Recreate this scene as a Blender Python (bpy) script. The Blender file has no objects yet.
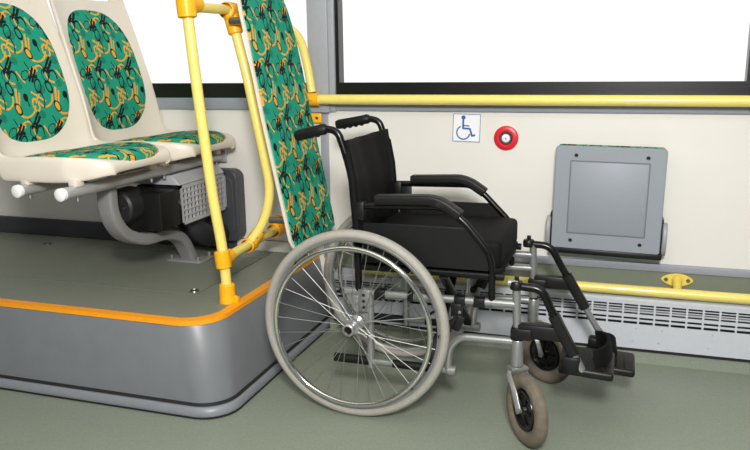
import bpy, bmesh, math, random
from mathutils import Vector, Matrix, Quaternion
random.seed(4)
PI = math.pi
S = bpy.context.scene
COL = S.collection

# ------------------------------------------------------------------ camera
HCAM = 1.12
pp = Vector((375.0, 225.0)); v1 = Vector((-1930.0, 90.0)); v2 = Vector((628.0, 57.0))
FPX = math.sqrt(-(v1 - pp).dot(v2 - pp))
cX = -Vector((v1.x - pp.x, v1.y - pp.y, FPX)).normalized()
cY = Vector((v2.x - pp.x, v2.y - pp.y, FPX)).normalized()
cD = cY.cross(cX).normalized()
if cD.y < 0: cD = -cD
rows = [cX, cY, -cD]
cam_d = bpy.data.cameras.new('camera'); cam = bpy.data.objects.new('camera', cam_d); COL.objects.link(cam)
M4 = Matrix.Identity(4)
for i in range(3):
    M4[i][0] = rows[i].x; M4[i][1] = -rows[i].y; M4[i][2] = -rows[i].z
M4[2][3] = HCAM
cam.matrix_world = M4
cam_d.sensor_width = 36.0; cam_d.lens = 36.0 * FPX / 750.0
cam_d.clip_start = 0.05
S.camera = cam

# ------------------------------------------------------------------ materials
def srgb(r, g, b):
    f = lambda c: (c / 255 / 12.92) if c / 255 <= 0.04045 else ((c / 255 + 0.055) / 1.055) ** 2.4
    return (f(r), f(g), f(b), 1.0)

def mat(name, rgb, rough=0.5, metal=0.0, spec=0.5, noise=0.0, nscale=40.0, bump=0.0, bscale=200.0, coat=0.0, detail=3.0):
    m = bpy.data.materials.new(name); m.use_nodes = True
    nt = m.node_tree; b = nt.nodes['Principled BSDF']
    c = srgb(*rgb)
    b.inputs['Base Color'].default_value = c
    b.inputs['Roughness'].default_value = rough
    b.inputs['Metallic'].default_value = metal
    b.inputs['Specular IOR Level'].default_value = spec
    b.inputs['Coat Weight'].default_value = coat
    tc = nt.nodes.new('ShaderNodeTexCoord')
    nz = nt.nodes.new('ShaderNodeTexNoise'); nz.inputs['Scale'].default_value = nscale; nz.inputs['Detail'].default_value = detail
    nt.links.new(tc.outputs['Object'], nz.inputs['Vector'])
    rp = nt.nodes.new('ShaderNodeValToRGB')
    k = noise
    rp.color_ramp.elements[0].position = 0.3; rp.color_ramp.elements[1].position = 0.7
    rp.color_ramp.elements[0].color = (c[0] * (1 - k), c[1] * (1 - k), c[2] * (1 - k), 1)
    rp.color_ramp.elements[1].color = (min(1, c[0] * (1 + k)), min(1, c[1] * (1 + k)), min(1, c[2] * (1 + k)), 1)
    nt.links.new(nz.outputs['Fac'], rp.inputs['Fac']); nt.links.new(rp.outputs['Color'], b.inputs['Base Color'])
    if bump > 0:
        n2 = nt.nodes.new('ShaderNodeTexNoise'); n2.inputs['Scale'].default_value = bscale; n2.inputs['Detail'].default_value = 4
        nt.links.new(tc.outputs['Object'], n2.inputs['Vector'])
        bp = nt.nodes.new('ShaderNodeBump'); bp.inputs['Strength'].default_value = bump; bp.inputs['Distance'].default_value = 0.002
        nt.links.new(n2.outputs['Fac'], bp.inputs['Height']); nt.links.new(bp.outputs['Normal'], b.inputs['Normal'])
    return m

M = {}
M['cream'] = mat('cream_panel', (224, 221, 215), 0.45, noise=0.015, nscale=6, bump=0.05, bscale=500)
M['trim'] = mat('grey_trim', (146, 150, 160), 0.45, noise=0.03)
M['pillar'] = mat('grey_pillar', (160, 163, 170), 0.4, noise=0.02)
M['frit'] = mat('black_window_band', (14, 13, 12), 0.3)
M['floor'] = mat('floor_vinyl', (132, 140, 126), 0.42, noise=0.14, nscale=260, bump=0.12, bscale=350, detail=6)
M['deck'] = mat('deck_vinyl', (124, 129, 116), 0.45, noise=0.14, nscale=260, bump=0.12, bscale=350, detail=6)
M['greenstrip'] = mat('wall_vinyl', (116, 124, 108), 0.5, noise=0.15, nscale=260, bump=0.1, detail=6)
M['riser'] = mat('riser_grey', (118, 121, 125), 0.38, noise=0.04, nscale=14)
M['lip'] = mat('lip_grey', (128, 132, 138), 0.4, noise=0.03)
M['dark'] = mat('dark_gap', (22, 22, 22), 0.7)
M['skirt'] = mat('dark_skirting', (58, 60, 62), 0.5)
M['orange'] = mat('orange_edge', (250, 160, 18), 0.5, noise=0.04, nscale=120)
M['yellow'] = mat('yellow_paint', (238, 218, 118), 0.3, noise=0.015, coat=0.2)
M['joint'] = mat('yellow_plastic', (246, 178, 16), 0.42, noise=0.03)
M['ybrk'] = mat('pale_yellow_bracket', (232, 205, 92), 0.4, noise=0.03)
M['shell'] = mat('seat_shell', (222, 213, 199), 0.35, noise=0.015, nscale=10)
M['white'] = mat('white_plastic', (236, 236, 236), 0.4)
M['silver'] = mat('silver_paint', (164, 165, 164), 0.32, metal=0.7, noise=0.02)
M['tubegrey'] = mat('seat_tube_grey', (176, 176, 178), 0.35, metal=0.35, noise=0.03)
M['leggrey'] = mat('leg_grey', (138, 138, 138), 0.45, metal=0.1, noise=0.04, nscale=20)
M['chrome'] = mat('chrome', (225, 224, 220), 0.1, metal=1.0)
M['steel'] = mat('spoke_steel', (160, 160, 158), 0.45, metal=0.85)
M['rim'] = mat('rim_alloy', (180, 181, 182), 0.3, metal=0.75)
M['tyre'] = mat('grey_tyre', (156, 152, 144), 0.65, noise=0.05, nscale=60, bump=0.15, bscale=300)
M['ctyre'] = mat('caster_tyre', (108, 99, 86), 0.75, noise=0.18, nscale=45, bump=0.2, bscale=200)
M['black'] = mat('black_metal', (11, 11, 12), 0.25, spec=0.4, noise=0.02)
M['rubber'] = mat('black_rubber', (15, 15, 16), 0.5, spec=0.3, noise=0.06, bump=0.1)
M['fabric'] = mat('black_nylon', (12, 12, 13), 0.7, spec=0.15, noise=0.12, nscale=300, bump=0.3, bscale=420)
M['plastic'] = mat('black_plastic', (18, 18, 19), 0.42, spec=0.35, noise=0.05, bump=0.08)
M['heat'] = mat('heater_metal', (196, 200, 208), 0.4, noise=0.02)
M['fold'] = mat('fold_grey', (142, 148, 156), 0.48, noise=0.05, nscale=420, bump=0.1, bscale=500)
M['groove'] = mat('groove_grey', (104, 109, 116), 0.6)
M['ear'] = mat('ear_grey', (150, 152, 154), 0.45)
M['hgrey'] = mat('grille_grey', (176, 178, 181), 0.4, noise=0.03)
M['motor'] = mat('dark_motor', (36, 37, 40), 0.45, noise=0.08)
M['duct'] = mat('dark_duct', (62, 64, 68), 0.5, noise=0.05)
M['red'] = mat('red_plastic', (214, 28, 40), 0.35)
M['blue'] = mat('blue_print', (52, 88, 160), 0.5)
M['paper'] = mat('sticker_white', (236, 238, 242), 0.45)
M['ringgrey'] = mat('dark_ring', (66, 70, 74), 0.4)
M['ceil'] = mat('ceiling_white', (226, 224, 218), 0.6)
M['dirty'] = mat('screw_steel', (120, 120, 118), 0.35, metal=0.8)
M['lampw'] = mat('lamp_cover', (240, 240, 240), 0.4)

def glass_mat():
    m = bpy.data.materials.new('window_glass'); m.use_nodes = True
    nt = m.node_tree; nt.nodes.clear()
    out = nt.nodes.new('ShaderNodeOutputMaterial'); mx = nt.nodes.new('ShaderNodeMixShader')
    tr = nt.nodes.new('ShaderNodeBsdfTransparent'); gl = nt.nodes.new('ShaderNodeBsdfGlossy'); fr = nt.nodes.new('ShaderNodeFresnel')
    gl.inputs['Roughness'].default_value = 0.02; fr.inputs['IOR'].default_value = 1.3
    nt.links.new(fr.outputs[0], mx.inputs[0]); nt.links.new(tr.outputs[0], mx.inputs[1]); nt.links.new(gl.outputs[0], mx.inputs[2])
    nt.links.new(mx.outputs[0], out.inputs[0])
    return m
M['glass'] = glass_mat()

def moquette():
    """teal bus fabric: repeated tile of black and orange rings, arcs, strokes drawn with distance maths on UVs in cm"""
    m = bpy.data.materials.new('patterned_moquette'); m.use_nodes = True
    nt = m.node_tree; L = nt.links; N = nt.nodes
    b = N['Principled BSDF']; b.inputs['Roughness'].default_value = 0.85; b.inputs['Specular IOR Level'].default_value = 0.2
    uv = N.new('ShaderNodeUVMap'); uv.uv_map = 'UVMap'
    nz = N.new('ShaderNodeTexNoise'); nz.inputs['Scale'].default_value = 0.9; nz.inputs['Detail'].default_value = 3
    L.new(uv.outputs[0], nz.inputs['Vector'])
    def vm(op, a, bb=None):
        n = N.new('ShaderNodeVectorMath'); n.operation = op
        for i, q in enumerate((a, bb)):
            if q is None: continue
            if hasattr(q, 'links'): L.new(q, n.inputs[i])
            else: n.inputs[i].default_value = q
        return n
    def mt(op, a, bb=None):
        n = N.new('ShaderNodeMath'); n.operation = op
        for i, q in enumerate((a, bb)):
            if q is None: continue
            if hasattr(q, 'links'): L.new(q, n.inputs[i])
            else: n.inputs[i].default_value = q
        return n.outputs[0]
    # slight wobble so strokes look hand drawn
    wob = vm('SUBTRACT', nz.outputs['Color'], (0.5, 0.5, 0.5)); wob = vm('MULTIPLY', wob.outputs[0], (0.55, 0.55, 0))
    base = vm('ADD', uv.outputs[0], wob.outputs[0]).outputs[0]
    W, H = 13.0, 12.0
    base = vm('MULTIPLY', base, (0.70, 0.62, 0)).outputs[0]
    def tile(ox, oy):
        q = vm('ADD', base, (ox, oy, 0)).outputs[0]
        sp = N.new('ShaderNodeSeparateXYZ'); L.new(q, sp.inputs[0])
        ry = mt('FLOOR', mt('DIVIDE', sp.outputs[1], H))
        x = mt('FLOORED_MODULO', mt('ADD', sp.outputs[0], mt('MULTIPLY', ry, W * 0.35)), W)
        y = mt('FLOORED_MODULO', sp.outputs[1], H)
        cb = N.new('ShaderNodeCombineXYZ'); L.new(x, cb.inputs[0]); L.new(y, cb.inputs[1])
        return cb.outputs[0]
    T = [tile(0, 0), tile(6.5, 6.0)]
    def prim(kind, t, cx, cy, rx, ry, rot, w=0.15, cut=None):
        w *= 0.92
        if kind == 'seg':
            if rx < ry: rx *= 0.95
            else: ry *= 0.95
        mp = N.new('ShaderNodeMapping'); mp.vector_type = 'TEXTURE'
        mp.inputs['Location'].default_value = (cx, cy, 0); mp.inputs['Rotation'].default_value = (0, 0, math.radians(rot))
        mp.inputs['Scale'].default_value = (rx, ry, 1)
        L.new(T[t], mp.inputs['Vector'])
        q = mp.outputs[0]
        if kind == 'seg':
            a = vm('ABSOLUTE', q).outputs[0]; sp = N.new('ShaderNodeSeparateXYZ'); L.new(a, sp.inputs[0])
            return mt('LESS_THAN', mt('MAXIMUM', sp.outputs[0], sp.outputs[1]), 1.0)
        ln = vm('LENGTH', q).outputs['Value']
        if kind == 'disc': return mt('LESS_THAN', ln, 1.0)
        r = mt('LESS_THAN', mt('ABSOLUTE', mt('SUBTRACT', ln, 1.0)), w)
        if cut is not None:
            sp = N.new('ShaderNodeSeparateXYZ'); L.new(q, sp.inputs[0])
            r = mt('MULTIPLY', r, mt('GREATER_THAN', sp.outputs[1], cut))
        return r
    def thin(q): return q
    def union(ps):
        r = ps[0]
        for q in ps[1:]: r = mt('MAXIMUM', r, q)
        return r
    org = union([
        prim('ring', 0, 4.6, 9.9, 1.5, 1.0, 30, 0.17, -0.5), prim('ring', 0, 10.2, 9.6, 2.0, 1.7, 100, 0.12, 0.0),
        prim('seg', 0, 4.0, 4.6, 2.3, 0.24, -28), prim('seg', 0, 3.6, 4.4, 0.24, 1.5, -40),
        prim('ring', 0, 6.0, 4.6, 2.6, 2.2, 195, 0.10, 0.15), prim('seg', 0, 9.7, 4.4, 0.30, 2.3, -14), prim('seg', 0, 10.4, 3.9, 0.24, 1.9, -20),
        prim('disc', 1, 3.0, 8.2, 0.62, 1.0, 28), prim('ring', 1, 9.0, 8.8, 1.0, 1.35, 15, 0.2),
        prim('ring', 1, 5.6, 8.6, 3.0, 2.2, 190, 0.10, 0.2), prim('ring', 1, 4.6, 3.6, 2.2, 1.8, 20, 0.11, 0.25),
        prim('seg', 1, 11.0, 3.0, 0.22, 1.6, 35)])
    blk = union([
        prim('seg', 0, 3.6, 9.6, 0.34, 2.0, -38), prim('seg', 0, 4.4, 9.2, 0.34, 1.8, -38), prim('seg', 0, 4.0, 9.0, 1.6, 0.34, 4),
        prim('ring', 0, 4.8, 7.0, 1.0, 1.5, -15, 0.18), prim('ring', 0, 8.3, 6.6, 0.85, 1.3, 22, 0.24),
        prim('seg', 0, 8.6, 10.6, 0.16, 1.9, 38), prim('ring', 0, 1.6, 9.4, 1.4, 0.9, 30, 0.12),
        prim('ring', 1, 3.0, 8.2, 0.85, 1.25, 28, 0.18), prim('disc', 1, 6.2, 10.6, 0.75, 0.9, 0), prim('seg', 1, 6.6, 9.6, 0.18, 1.0, 12),
        prim('ring', 1, 9.4, 10.2, 3.0, 2.6, -60, 0.07, 0.3), prim('seg', 1, 7.6, 5.6, 0.32, 2.5, -42), prim('seg', 1, 8.3, 5.1, 0.36, 1.8, -42),
        prim('seg', 1, 7.2, 4.8, 1.0, 0.2, 10), prim('ring', 1, 6.2, 3.2, 0.9, 1.3, 10, 0.14),
        prim('ring', 1, 8.6, 2.6, 1.2, 1.7, -10, 0.18, -0.1), prim('seg', 1, 1.6, 4.6, 0.16, 1.9, 30)])
    nz2 = N.new('ShaderNodeTexNoise'); nz2.inputs['Scale'].default_value = 6.0; nz2.inputs['Detail'].default_value = 2
    L.new(uv.outputs[0], nz2.inputs['Vector'])
    smudge = union([prim('disc', 0, 5.6, 6.2, 1.4, 1.1, 20), prim('disc', 1, 10.4, 6.6, 1.2, 0.9, -20), prim('disc', 0, 11.8, 7.2, 0.9, 0.9, 0)])
    smudge = mt('MULTIPLY', mt('MULTIPLY', smudge, mt('GREATER_THAN', nz2.outputs['Fac'], 0.5)), 0.8)
    def mixc(f, a, bb):
        n = N.new('ShaderNodeMix'); n.data_type = 'RGBA'; L.new(f, n.inputs[0])
        if hasattr(a, 'links'): L.new(a, n.inputs[6])
        else: n.inputs[6].default_value = a
        n.inputs[7].default_value = bb
        return n.outputs[2]
    c = mixc(nz2.outputs['Fac'], srgb(20, 140, 112), srgb(38, 158, 130))
    c = mixc(smudge, c, srgb(20, 60, 52))
    c = mixc(org, c, srgb(232, 162, 44))
    c = mixc(blk, c, srgb(20, 26, 28))
    L.new(c, b.inputs['Base Color'])
    bp = N.new('ShaderNodeBump'); bp.inputs['Strength'].default_value = 0.25; bp.inputs['Distance'].default_value = 0.001
    n3 = N.new('ShaderNodeTexNoise'); n3.inputs['Scale'].default_value = 25.0; L.new(uv.outputs[0], n3.inputs['Vector'])
    L.new(n3.outputs['Fac'], bp.inputs['Height']); L.new(bp.outputs['Normal'], b.inputs['Normal'])
    return m
M['moq'] = moquette()

# ------------------------------------------------------------------ mesh helpers
def V(*a): return Vector(a)

class MB:
    def __init__(s): s.bm = bmesh.new()
    def _finish(s, verts, m=None):
        if m is not None: bmesh.ops.transform(s.bm, matrix=m, verts=verts)
    def box(s, c, d, bev=0.0, rot=None, seg=2):
        """centre, full dims"""
        r = bmesh.ops.create_cube(s.bm, size=1.0); vs = r['verts']
        bmesh.ops.scale(s.bm, vec=d, verts=vs)
        if bev > 0:
            es = list({e for v in vs for e in v.link_edges})
            q = bmesh.ops.bevel(s.bm, geom=es, offset=bev, segments=seg, profile=0.5, affect='EDGES')
            vs = list({v for f in q['faces'] for v in f.verts} | {v for v in vs if v.is_valid})
            # gather all connected
            seen = set(vs); st = list(vs)
            while st:
                v = st.pop()
                for e in v.link_edges:
                    o = e.other_vert(v)
                    if o not in seen: seen.add(o); st.append(o)
            vs = list(seen)
        mm = Matrix.Translation(c)
        if rot is not None: mm = mm @ rot.to_4x4()
        s._finish(vs, mm); return s
    def bx(s, x0, x1, y0, y1, z0, z1, bev=0.0):
        return s.box(((x0 + x1) / 2, (y0 + y1) / 2, (z0 + z1) / 2), (abs(x1 - x0), abs(y1 - y0), abs(z1 - z0)), bev)
    def lathe(s, prof, c, axis, n=32, close=False):
        """prof: list of (r, h) along axis; closed profile loop if close"""
        axis = Vector(axis).normalized(); q = axis.to_track_quat('Z', 'Y').to_matrix()
        c = Vector(c); rings = []
        for r, h in prof:
            if r < 1e-6: rings.append([s.bm.verts.new(c + q @ V(0, 0, h))])
            else: rings.append([s.bm.verts.new(c + q @ V(r * math.cos(2 * PI * k / n), r * math.sin(2 * PI * k / n), h)) for k in range(n)])
        idx = list(range(len(rings) - 1)) + ([len(rings) - 1] if close else [])
        for i in idx:
            a, b = rings[i], rings[(i + 1) % len(rings)]
            for k in range(n):
                k2 = (k + 1) % n
                try:
                    if len(a) == 1 and len(b) == 1: continue
                    if len(a) == 1: s.bm.faces.new((a[0], b[k2], b[k]))
                    elif len(b) == 1: s.bm.faces.new((a[k], a[k2], b[0]))
                    else: s.bm.faces.new((a[k], a[k2], b[k2], b[k]))
                except ValueError: pass
        return s
    def cyl(s, p0, p1, r, n=20, bev=0.0):
        p0 = Vector(p0); p1 = Vector(p1); h = (p1 - p0).length
        pr = [(0, 0), (r - bev, 0), (r, bev), (r, h - bev), (r - bev, h), (0, h)] if bev > 0 else [(0, 0), (r, 0), (r, h), (0, h)]
        return s.lathe(pr, p0, p1 - p0, n)
    def tube(s, pts, r, n=14, fil=0.0, cap=True, sq=None, closed=False):
        """sweep a circle (or sq=(w,h) rounded rectangle) along a path; fil rounds the corners"""
        P = [Vector(p) for p in pts]
        if fil > 0: P = fillet(P, fil)
        rings = []
        t0 = (P[1] - P[0]).normalized()
        up = V(0, 0, 1) if abs(t0.z) < 0.9 else V(0, 1, 0)
        nrm = (up - t0 * up.dot(t0)).normalized()
        prev = t0
        for i, p in enumerate(P):
            if i == 0: t = t0
            elif i == len(P) - 1: t = (P[i] - P[i - 1]).normalized()
            else: t = ((P[i + 1] - P[i]).normalized() + (P[i] - P[i - 1]).normalized()).normalized()
            nrm = (prev.rotation_difference(t)) @ nrm; nrm = (nrm - t * nrm.dot(t)).normalized(); prev = t
            bi = t.cross(nrm)
            rr = r[i] if isinstance(r, (list, tuple)) else r
            if sq:
                w, h = sq; k = min(w, h) * 0.22; ring = []
                for (sx, sy) in ((1, 1), (-1, 1), (-1, -1), (1, -1)):
                    a0 = {(1, 1): 0, (-1, 1): PI / 2, (-1, -1): PI, (1, -1): 1.5 * PI}[(sx, sy)]
                    for j in range(4):
                        a = a0 + PI / 2 * j / 3
                        ring.append(s.bm.verts.new(p + bi * (sx * (w / 2 - k) + k * math.cos(a)) + nrm * (sy * (h / 2 - k) + k * math.sin(a))))
            else:
                ring = [s.bm.verts.new(p + (nrm * math.cos(2 * PI * k / n) + bi * math.sin(2 * PI * k / n)) * rr) for k in range(n)]
            rings.append(ring)
        for a, b in zip(rings, rings[1:]):
            m_ = len(a)
            for k in range(m_):
                s.bm.faces.new((a[k], a[(k + 1) % m_], b[(k + 1) % m_], b[k]))
        if cap:
            s.bm.faces.new(rings[0][::-1]); s.bm.faces.new(rings[-1])
        return s
    def prism(s, pts, d):
        """extrude a planar polygon (3D points) by vector d"""
        d = Vector(d)
        a = [s.bm.verts.new(Vector(p)) for p in pts]; b = [s.bm.verts.new(Vector(p) + d) for p in pts]
        s.bm.faces.new(a); s.bm.faces.new(b[::-1])
        for i in range(len(a)):
            j = (i + 1) % len(a); s.bm.faces.new((a[i], b[i], b[j], a[j]))
        return s
    def sphere(s, c, r, n=16, scale=(1, 1, 1)):
        q = bmesh.ops.create_uvsphere(s.bm, u_segments=n, v_segments=n // 2, radius=r)
        bmesh.ops.scale(s.bm, vec=scale, verts=q['verts']); bmesh.ops.translate(s.bm, vec=c, verts=q['verts']); return s
    def torus(s, c, axis, R, prof, n=72):
        """prof: closed loop of (dr, dh) about ring radius R"""
        return s.lathe([(R + a, b) for a, b in prof], c, axis, n, close=True)
    def build(s, name, m, parent=None, smooth=35, bevel=0.0):
        bm = s.bm
        bmesh.ops.remove_doubles(bm, verts=bm.verts, dist=1e-6)
        bmesh.ops.recalc_face_normals(bm, faces=bm.faces)
        org = Vector((0, 0, 0))
        if parent is not None:
            r = parent
            while r.parent: r = r.parent
            org = r.location.copy()
            bmesh.ops.translate(bm, vec=-org, verts=bm.verts)
        else:
            xs = [v.co for v in bm.verts]
            org = V(sum(v.x for v in xs) / len(xs), sum(v.y for v in xs) / len(xs), min(v.z for v in xs))
            bmesh.ops.translate(bm, vec=-org, verts=bm.verts)
        for f in bm.faces: f.smooth = True
        ca = math.cos(math.radians(smooth))
        for e in bm.edges:
            if len(e.link_faces) == 2 and e.link_faces[0].normal.dot(e.link_faces[1].normal) < ca: e.smooth = False
        me = bpy.data.meshes.new(name); bm.to_mesh(me); bm.free()
        me.materials.append(M[m] if isinstance(m, str) else m)
        o = bpy.data.objects.new(name, me); COL.objects.link(o)
        if parent is not None: o.parent = parent
        else: o.location = org
        if bevel > 0:
            bv = o.modifiers.new('bevel', 'BEVEL'); bv.width = bevel; bv.segments = 2; bv.limit_method = 'ANGLE'
        return o

def fillet(P, r, n=7):
    out = [P[0]]
    for i in range(1, len(P) - 1):
        a, b, c = P[i - 1], P[i], P[i + 1]
        d1 = (a - b); d2 = (c - b)
        k = min(r, d1.length * 0.48, d2.length * 0.48)
        p0 = b + d1.normalized() * k; p2 = b + d2.normalized() * k
        for j in range(n + 1):
            t = j / n
            out.append(p0 * (1 - t) ** 2 + b * 2 * t * (1 - t) + p2 * t ** 2)
    out.append(P[-1])
    return out

def circ(r, n=12): return [(r * math.cos(2 * PI * k / n), r * math.sin(2 * PI * k / n)) for k in range(n)]

def thing(name, label, cat, loc, group=None):
    o = bpy.data.objects.new(name, None); COL.objects.link(o); o.location = loc; o.empty_display_size = 0.05
    o['label'] = label; o['category'] = cat
    if group: o['group'] = group
    return o
def tag(o, label, cat, group=None):
    o['label'] = label; o['category'] = cat
    if group: o['group'] = group
    return o
def struct(o): o['kind'] = 'structure'; return o
def lab(o, s): o['label'] = s; return o

YW = 2.87          # inner face of the bus side wall
ZP = 0.31          # deck height of the raised platform

# ------------------------------------------------------------------ setting
struct(MB().bx(-4.2, 2.2, -0.8, YW, -0.06, 0.0).build('floor', 'floor'))

# side wall: cream lining, with a vinyl-covered foot
struct(MB().bx(-4.2, 2.2, YW, YW + 0.08, 0.356, 0.945).bx(-4.2, -1.165, YW, YW + 0.08, 0.0, 0.36).build('wall_side', 'cream'))
wl = struct(MB().bx(-1.165, 2.2, YW - 0.004, YW + 0.08, 0.0, 0.345).build('trim_8', 'greenstrip'))
struct(MB().bx(-1.165, 2.2, YW - 0.012, YW + 0.02, 0.342, 0.371, 0.003).build('trim_1', 'trim'))
# strip under the windows (two steps)
struct(MB().bx(-4.2, 2.2, YW - 0.012, YW + 0.08, 0.922, 0.972, 0.004).build('trim_2', 'trim'))
# narrow vertical joint strip below the pillar
struct(MB().bx(-1.185, -1.150, YW - 0.006, YW + 0.01, 0.30, 0.925, 0.002).build('trim_3', 'trim'))
# pillars
pb = MB().bx(-1.222, -1.135, YW - 0.03, YW + 0.08, 0.915, 2.25, 0.005).bx(-1.14, -1.112, YW - 0.018, YW + 0.08, 0.918, 2.25, 0.004)
struct(pb.build('trim_4', 'pillar'))
struct(MB().bx(0.412, 0.54, YW - 0.03, YW + 0.08, 0.905, 2.25, 0.005).build('trim_5', 'pillar'))
# windows
def window(n, x0, x1, bl, br):
    fr = MB()
    fr.bx(x0, x1, YW - 0.004, YW + 0.05, 0.972, 1.033)
    if bl: fr.bx(x0, x0 + bl, YW - 0.004, YW + 0.05, 1.033, 1.95)
    if br: fr.bx(x1 - br, x1, YW - 0.004, YW + 0.05, 1.033, 1.95)
    fr.bx(x0, x1, YW - 0.004, YW + 0.05, 1.90, 1.98)
    w = struct(fr.build('window_%d' % n, 'frit'))
    MB().bx(x0 + 0.005, x1 - 0.005, YW + 0.02, YW + 0.026, 1.0, 1.94).build('window_pane', 'glass', w)
window(1, -1.118, 0.415, 0.021, 0.026)
window(2, -3.25, -1.215, 0.02, 0.0)
window(3, 0.535, 2.2, 0.02, 0.02)
window(4, -4.2, -3.34, 0.02, 0.02)
struct(MB().bx(-3.35, -3.24, YW - 0.03, YW + 0.08, 0.915, 2.25, 0.005).build('trim_6', 'pillar'))
struct(MB().bx(-4.2, 2.2, YW, YW + 0.08, 1.97, 2.25).build('wall_side_upper', 'cream'))
struct(MB().bx(-4.2, 2.2, -0.88, -0.8, 0, 2.25).build('wall_opposite', 'trim'))
struct(MB().bx(-4.28, -4.2, -0.8, YW + 0.08, 0, 2.25).build('wall_rear', 'trim'))
struct(MB().bx(2.2, 2.28, -0.8, YW + 0.08, 0, 2.25).build('wall_front', 'trim'))
cl = MB(); cl.bx(-4.2, 2.2, -0.8, YW + 0.08, 2.25, 2.30)
struct(cl.build('ceiling', 'ceil'))

# raised platform with a rounded corner and a slightly raked riser
def corner(x, y, r, n=12, xl=-4.2, yb=YW):
    p = [(xl, y)]
    for k in range(n + 1):
        a = -PI / 2 + PI / 2 * k / n
        p.append((x - r + r * math.cos(a), y + r + r * math.sin(a)))
    p.append((x, yb)); p.append((xl, yb))
    return p
def loft(mb, levels, cap=True):
    R = [[mb.bm.verts.new((x, y, z)) for (x, y) in pts] for pts, z in levels]
    for a, b in zip(R, R[1:]):
        for k in range(len(a)):
            j = (k + 1) % len(a); mb.bm.faces.new((a[k], a[j], b[j], b[k]))
    if cap: mb.bm.faces.new(R[0][::-1]); mb.bm.faces.new(R[-1])
    return mb
pl = struct(loft(MB(), [(corner(-1.168, 1.936, 0.105), 0.0), (corner(-1.170, 1.938, 0.105), 0.06), (corner(-1.205, 1.955, 0.125), ZP - 0.02), (corner(-1.212, 1.960, 0.13), ZP - 0.006)]).build('platform', 'riser', smooth=50))
# deck vinyl, laid in pieces with gaps
dk = MB()
def inset_front():
    return corner(-1.238, 1.986, 0.11)
cp = inset_front()
ystrip = 2.224
front = [(x, y) for x, y in cp if y < ystrip] + [(-1.238, ystrip), (-4.2, ystrip)]
dk.prism([(x, y, ZP - 0.006) for x, y in front], (0, 0, 0.006))
dk.bx(-1.418, -1.238, 2.2285, 2.866, ZP - 0.006, ZP)
dk.bx(-4.2, -1.4225, 2.2285, 2.742, ZP - 0.006, ZP)
dk.bx(-4.2, -1.4225, 2.7465, 2.866, ZP - 0.006, ZP)
dko = dk.build('deck', 'deck', pl)
bt = MB()
for (x, y) in ((-1.447, 2.262), (-2.497, 2.712), (-2.497, 2.262)):
    b_ = MB().lathe([(0, 0.0015), (0.007, 0.003), (0.012, 0.003), (0.013, 0.0), (0.015, 0.0), (0.017, 0.0045), (0.019, 0.0)], (x, y, ZP), (0, 0, 1), 20).build('deck_bolt', 'dirty', pl)
# orange edge strip
es = MB(); o1 = corner(-1.206, 1.954, 0.13, yb=2.866); i1 = corner(-1.240, 1.988, 0.11, yb=2.866)
for k in range(len(o1) - 2):
    for (za, zb, A, B) in ((ZP + 0.0025, ZP + 0.0025, o1, i1),):
        pass
a = [[es.bm.verts.new((x, y, z)) for (x, y) in o1[:-1]] for z in (ZP - 0.012, ZP + 0.003)]
b = [[es.bm.verts.new((x, y, z)) for (x, y) in i1[:-1]] for z in (ZP + 0.003, ZP - 0.012)]
L4 = [a[0], a[1], b[0], b[1]]
for q in range(4):
    A, B = L4[q], L4[(q + 1) % 4]
    for k in range(len(A) - 1): es.bm.faces.new((A[k], A[k + 1], B[k + 1], B[k]))
lab(es.build('edge_strip', 'orange', pl, smooth=60), 'orange edge strip')
# foot lip around the riser: dark groove, grey moulding
loft(MB(), [(corner(-1.160, 1.928, 0.108), 0.001), (corner(-1.149, 1.916, 0.112), 0.003), (corner(-1.149, 1.916, 0.112), 0.007)]).build('lip_seal', 'dark', pl, smooth=60)
loft(MB(), [(corner(-1.152, 1.919, 0.112), 0.007), (corner(-1.150, 1.917, 0.112), 0.012), (corner(-1.155, 1.922, 0.112), 0.034), (corner(-1.163, 1.930, 0.11), 0.038)]).build('lip_moulding', 'lip', pl, smooth=60)
loft(MB(), [(corner(-1.164, 1.931, 0.11), 0.038), (corner(-1.160, 1.927, 0.11), 0.041), (corner(-1.164, 1.931, 0.11), 0.047)]).build('riser_seal', 'dark', pl, smooth=60)
# dark skirting where the deck meets the wall
struct(MB().bx(-4.2, -1.60, YW - 0.02, YW + 0.01, ZP, 0.392, 0.006).build('baseboard_side', 'skirt'))
# cove of floor vinyl under the convector
struct(loft(MB(), [([(-1.14, 2.802), (2.2, 2.802), (2.2, 2.87), (-1.14, 2.87)], 0.0), ([(-1.14, 2.808), (2.2, 2.808), (2.2, 2.87), (-1.14, 2.87)], 0.046)]).build('trim_7', 'floor'))

# ------------------------------------------------------------------ convector heater along the wall
cv = thing('convector_heater', 'long pale grey slotted convector heater cover low along the cream wall', 'heater', (0, 2.83, 0.05))
hb = MB(); hx0, hx1 = -1.12, 1.6
yf = 2.800
hb.bx(hx0, hx1, yf, yf + 0.003, 0.057, 0.149)
hb.prism([(hx0, yf, 0.229), (hx0, yf, 0.243), (hx0, yf + 0.006, 0.250), (hx0, 2.866, 0.262), (hx0, 2.866, 0.259), (hx0, yf + 0.008, 0.246), (hx0, yf + 0.003, 0.241), (hx0, yf + 0.003, 0.229)], (hx1 - hx0, 0, 0))
hb.build('cover', 'heat', cv)
gb = MB()
slots = [(0.2205, 0.2275), (0.2105, 0.2175), (0.2005, 0.2075), (0.1905, 0.1975), (0.170, 0.178), (0.152, 0.162)]
edges = [0.229] + [q for sl in slots for q in (sl[1], sl[0])] + [0.149]
for k in range(0, len(edges), 2):
    if edges[k] - edges[k + 1] > 0.0003: gb.bx(hx0, hx1, yf, yf + 0.003, edges[k + 1], edges[k])
nx = int((hx1 - hx0) / 0.055)
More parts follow.
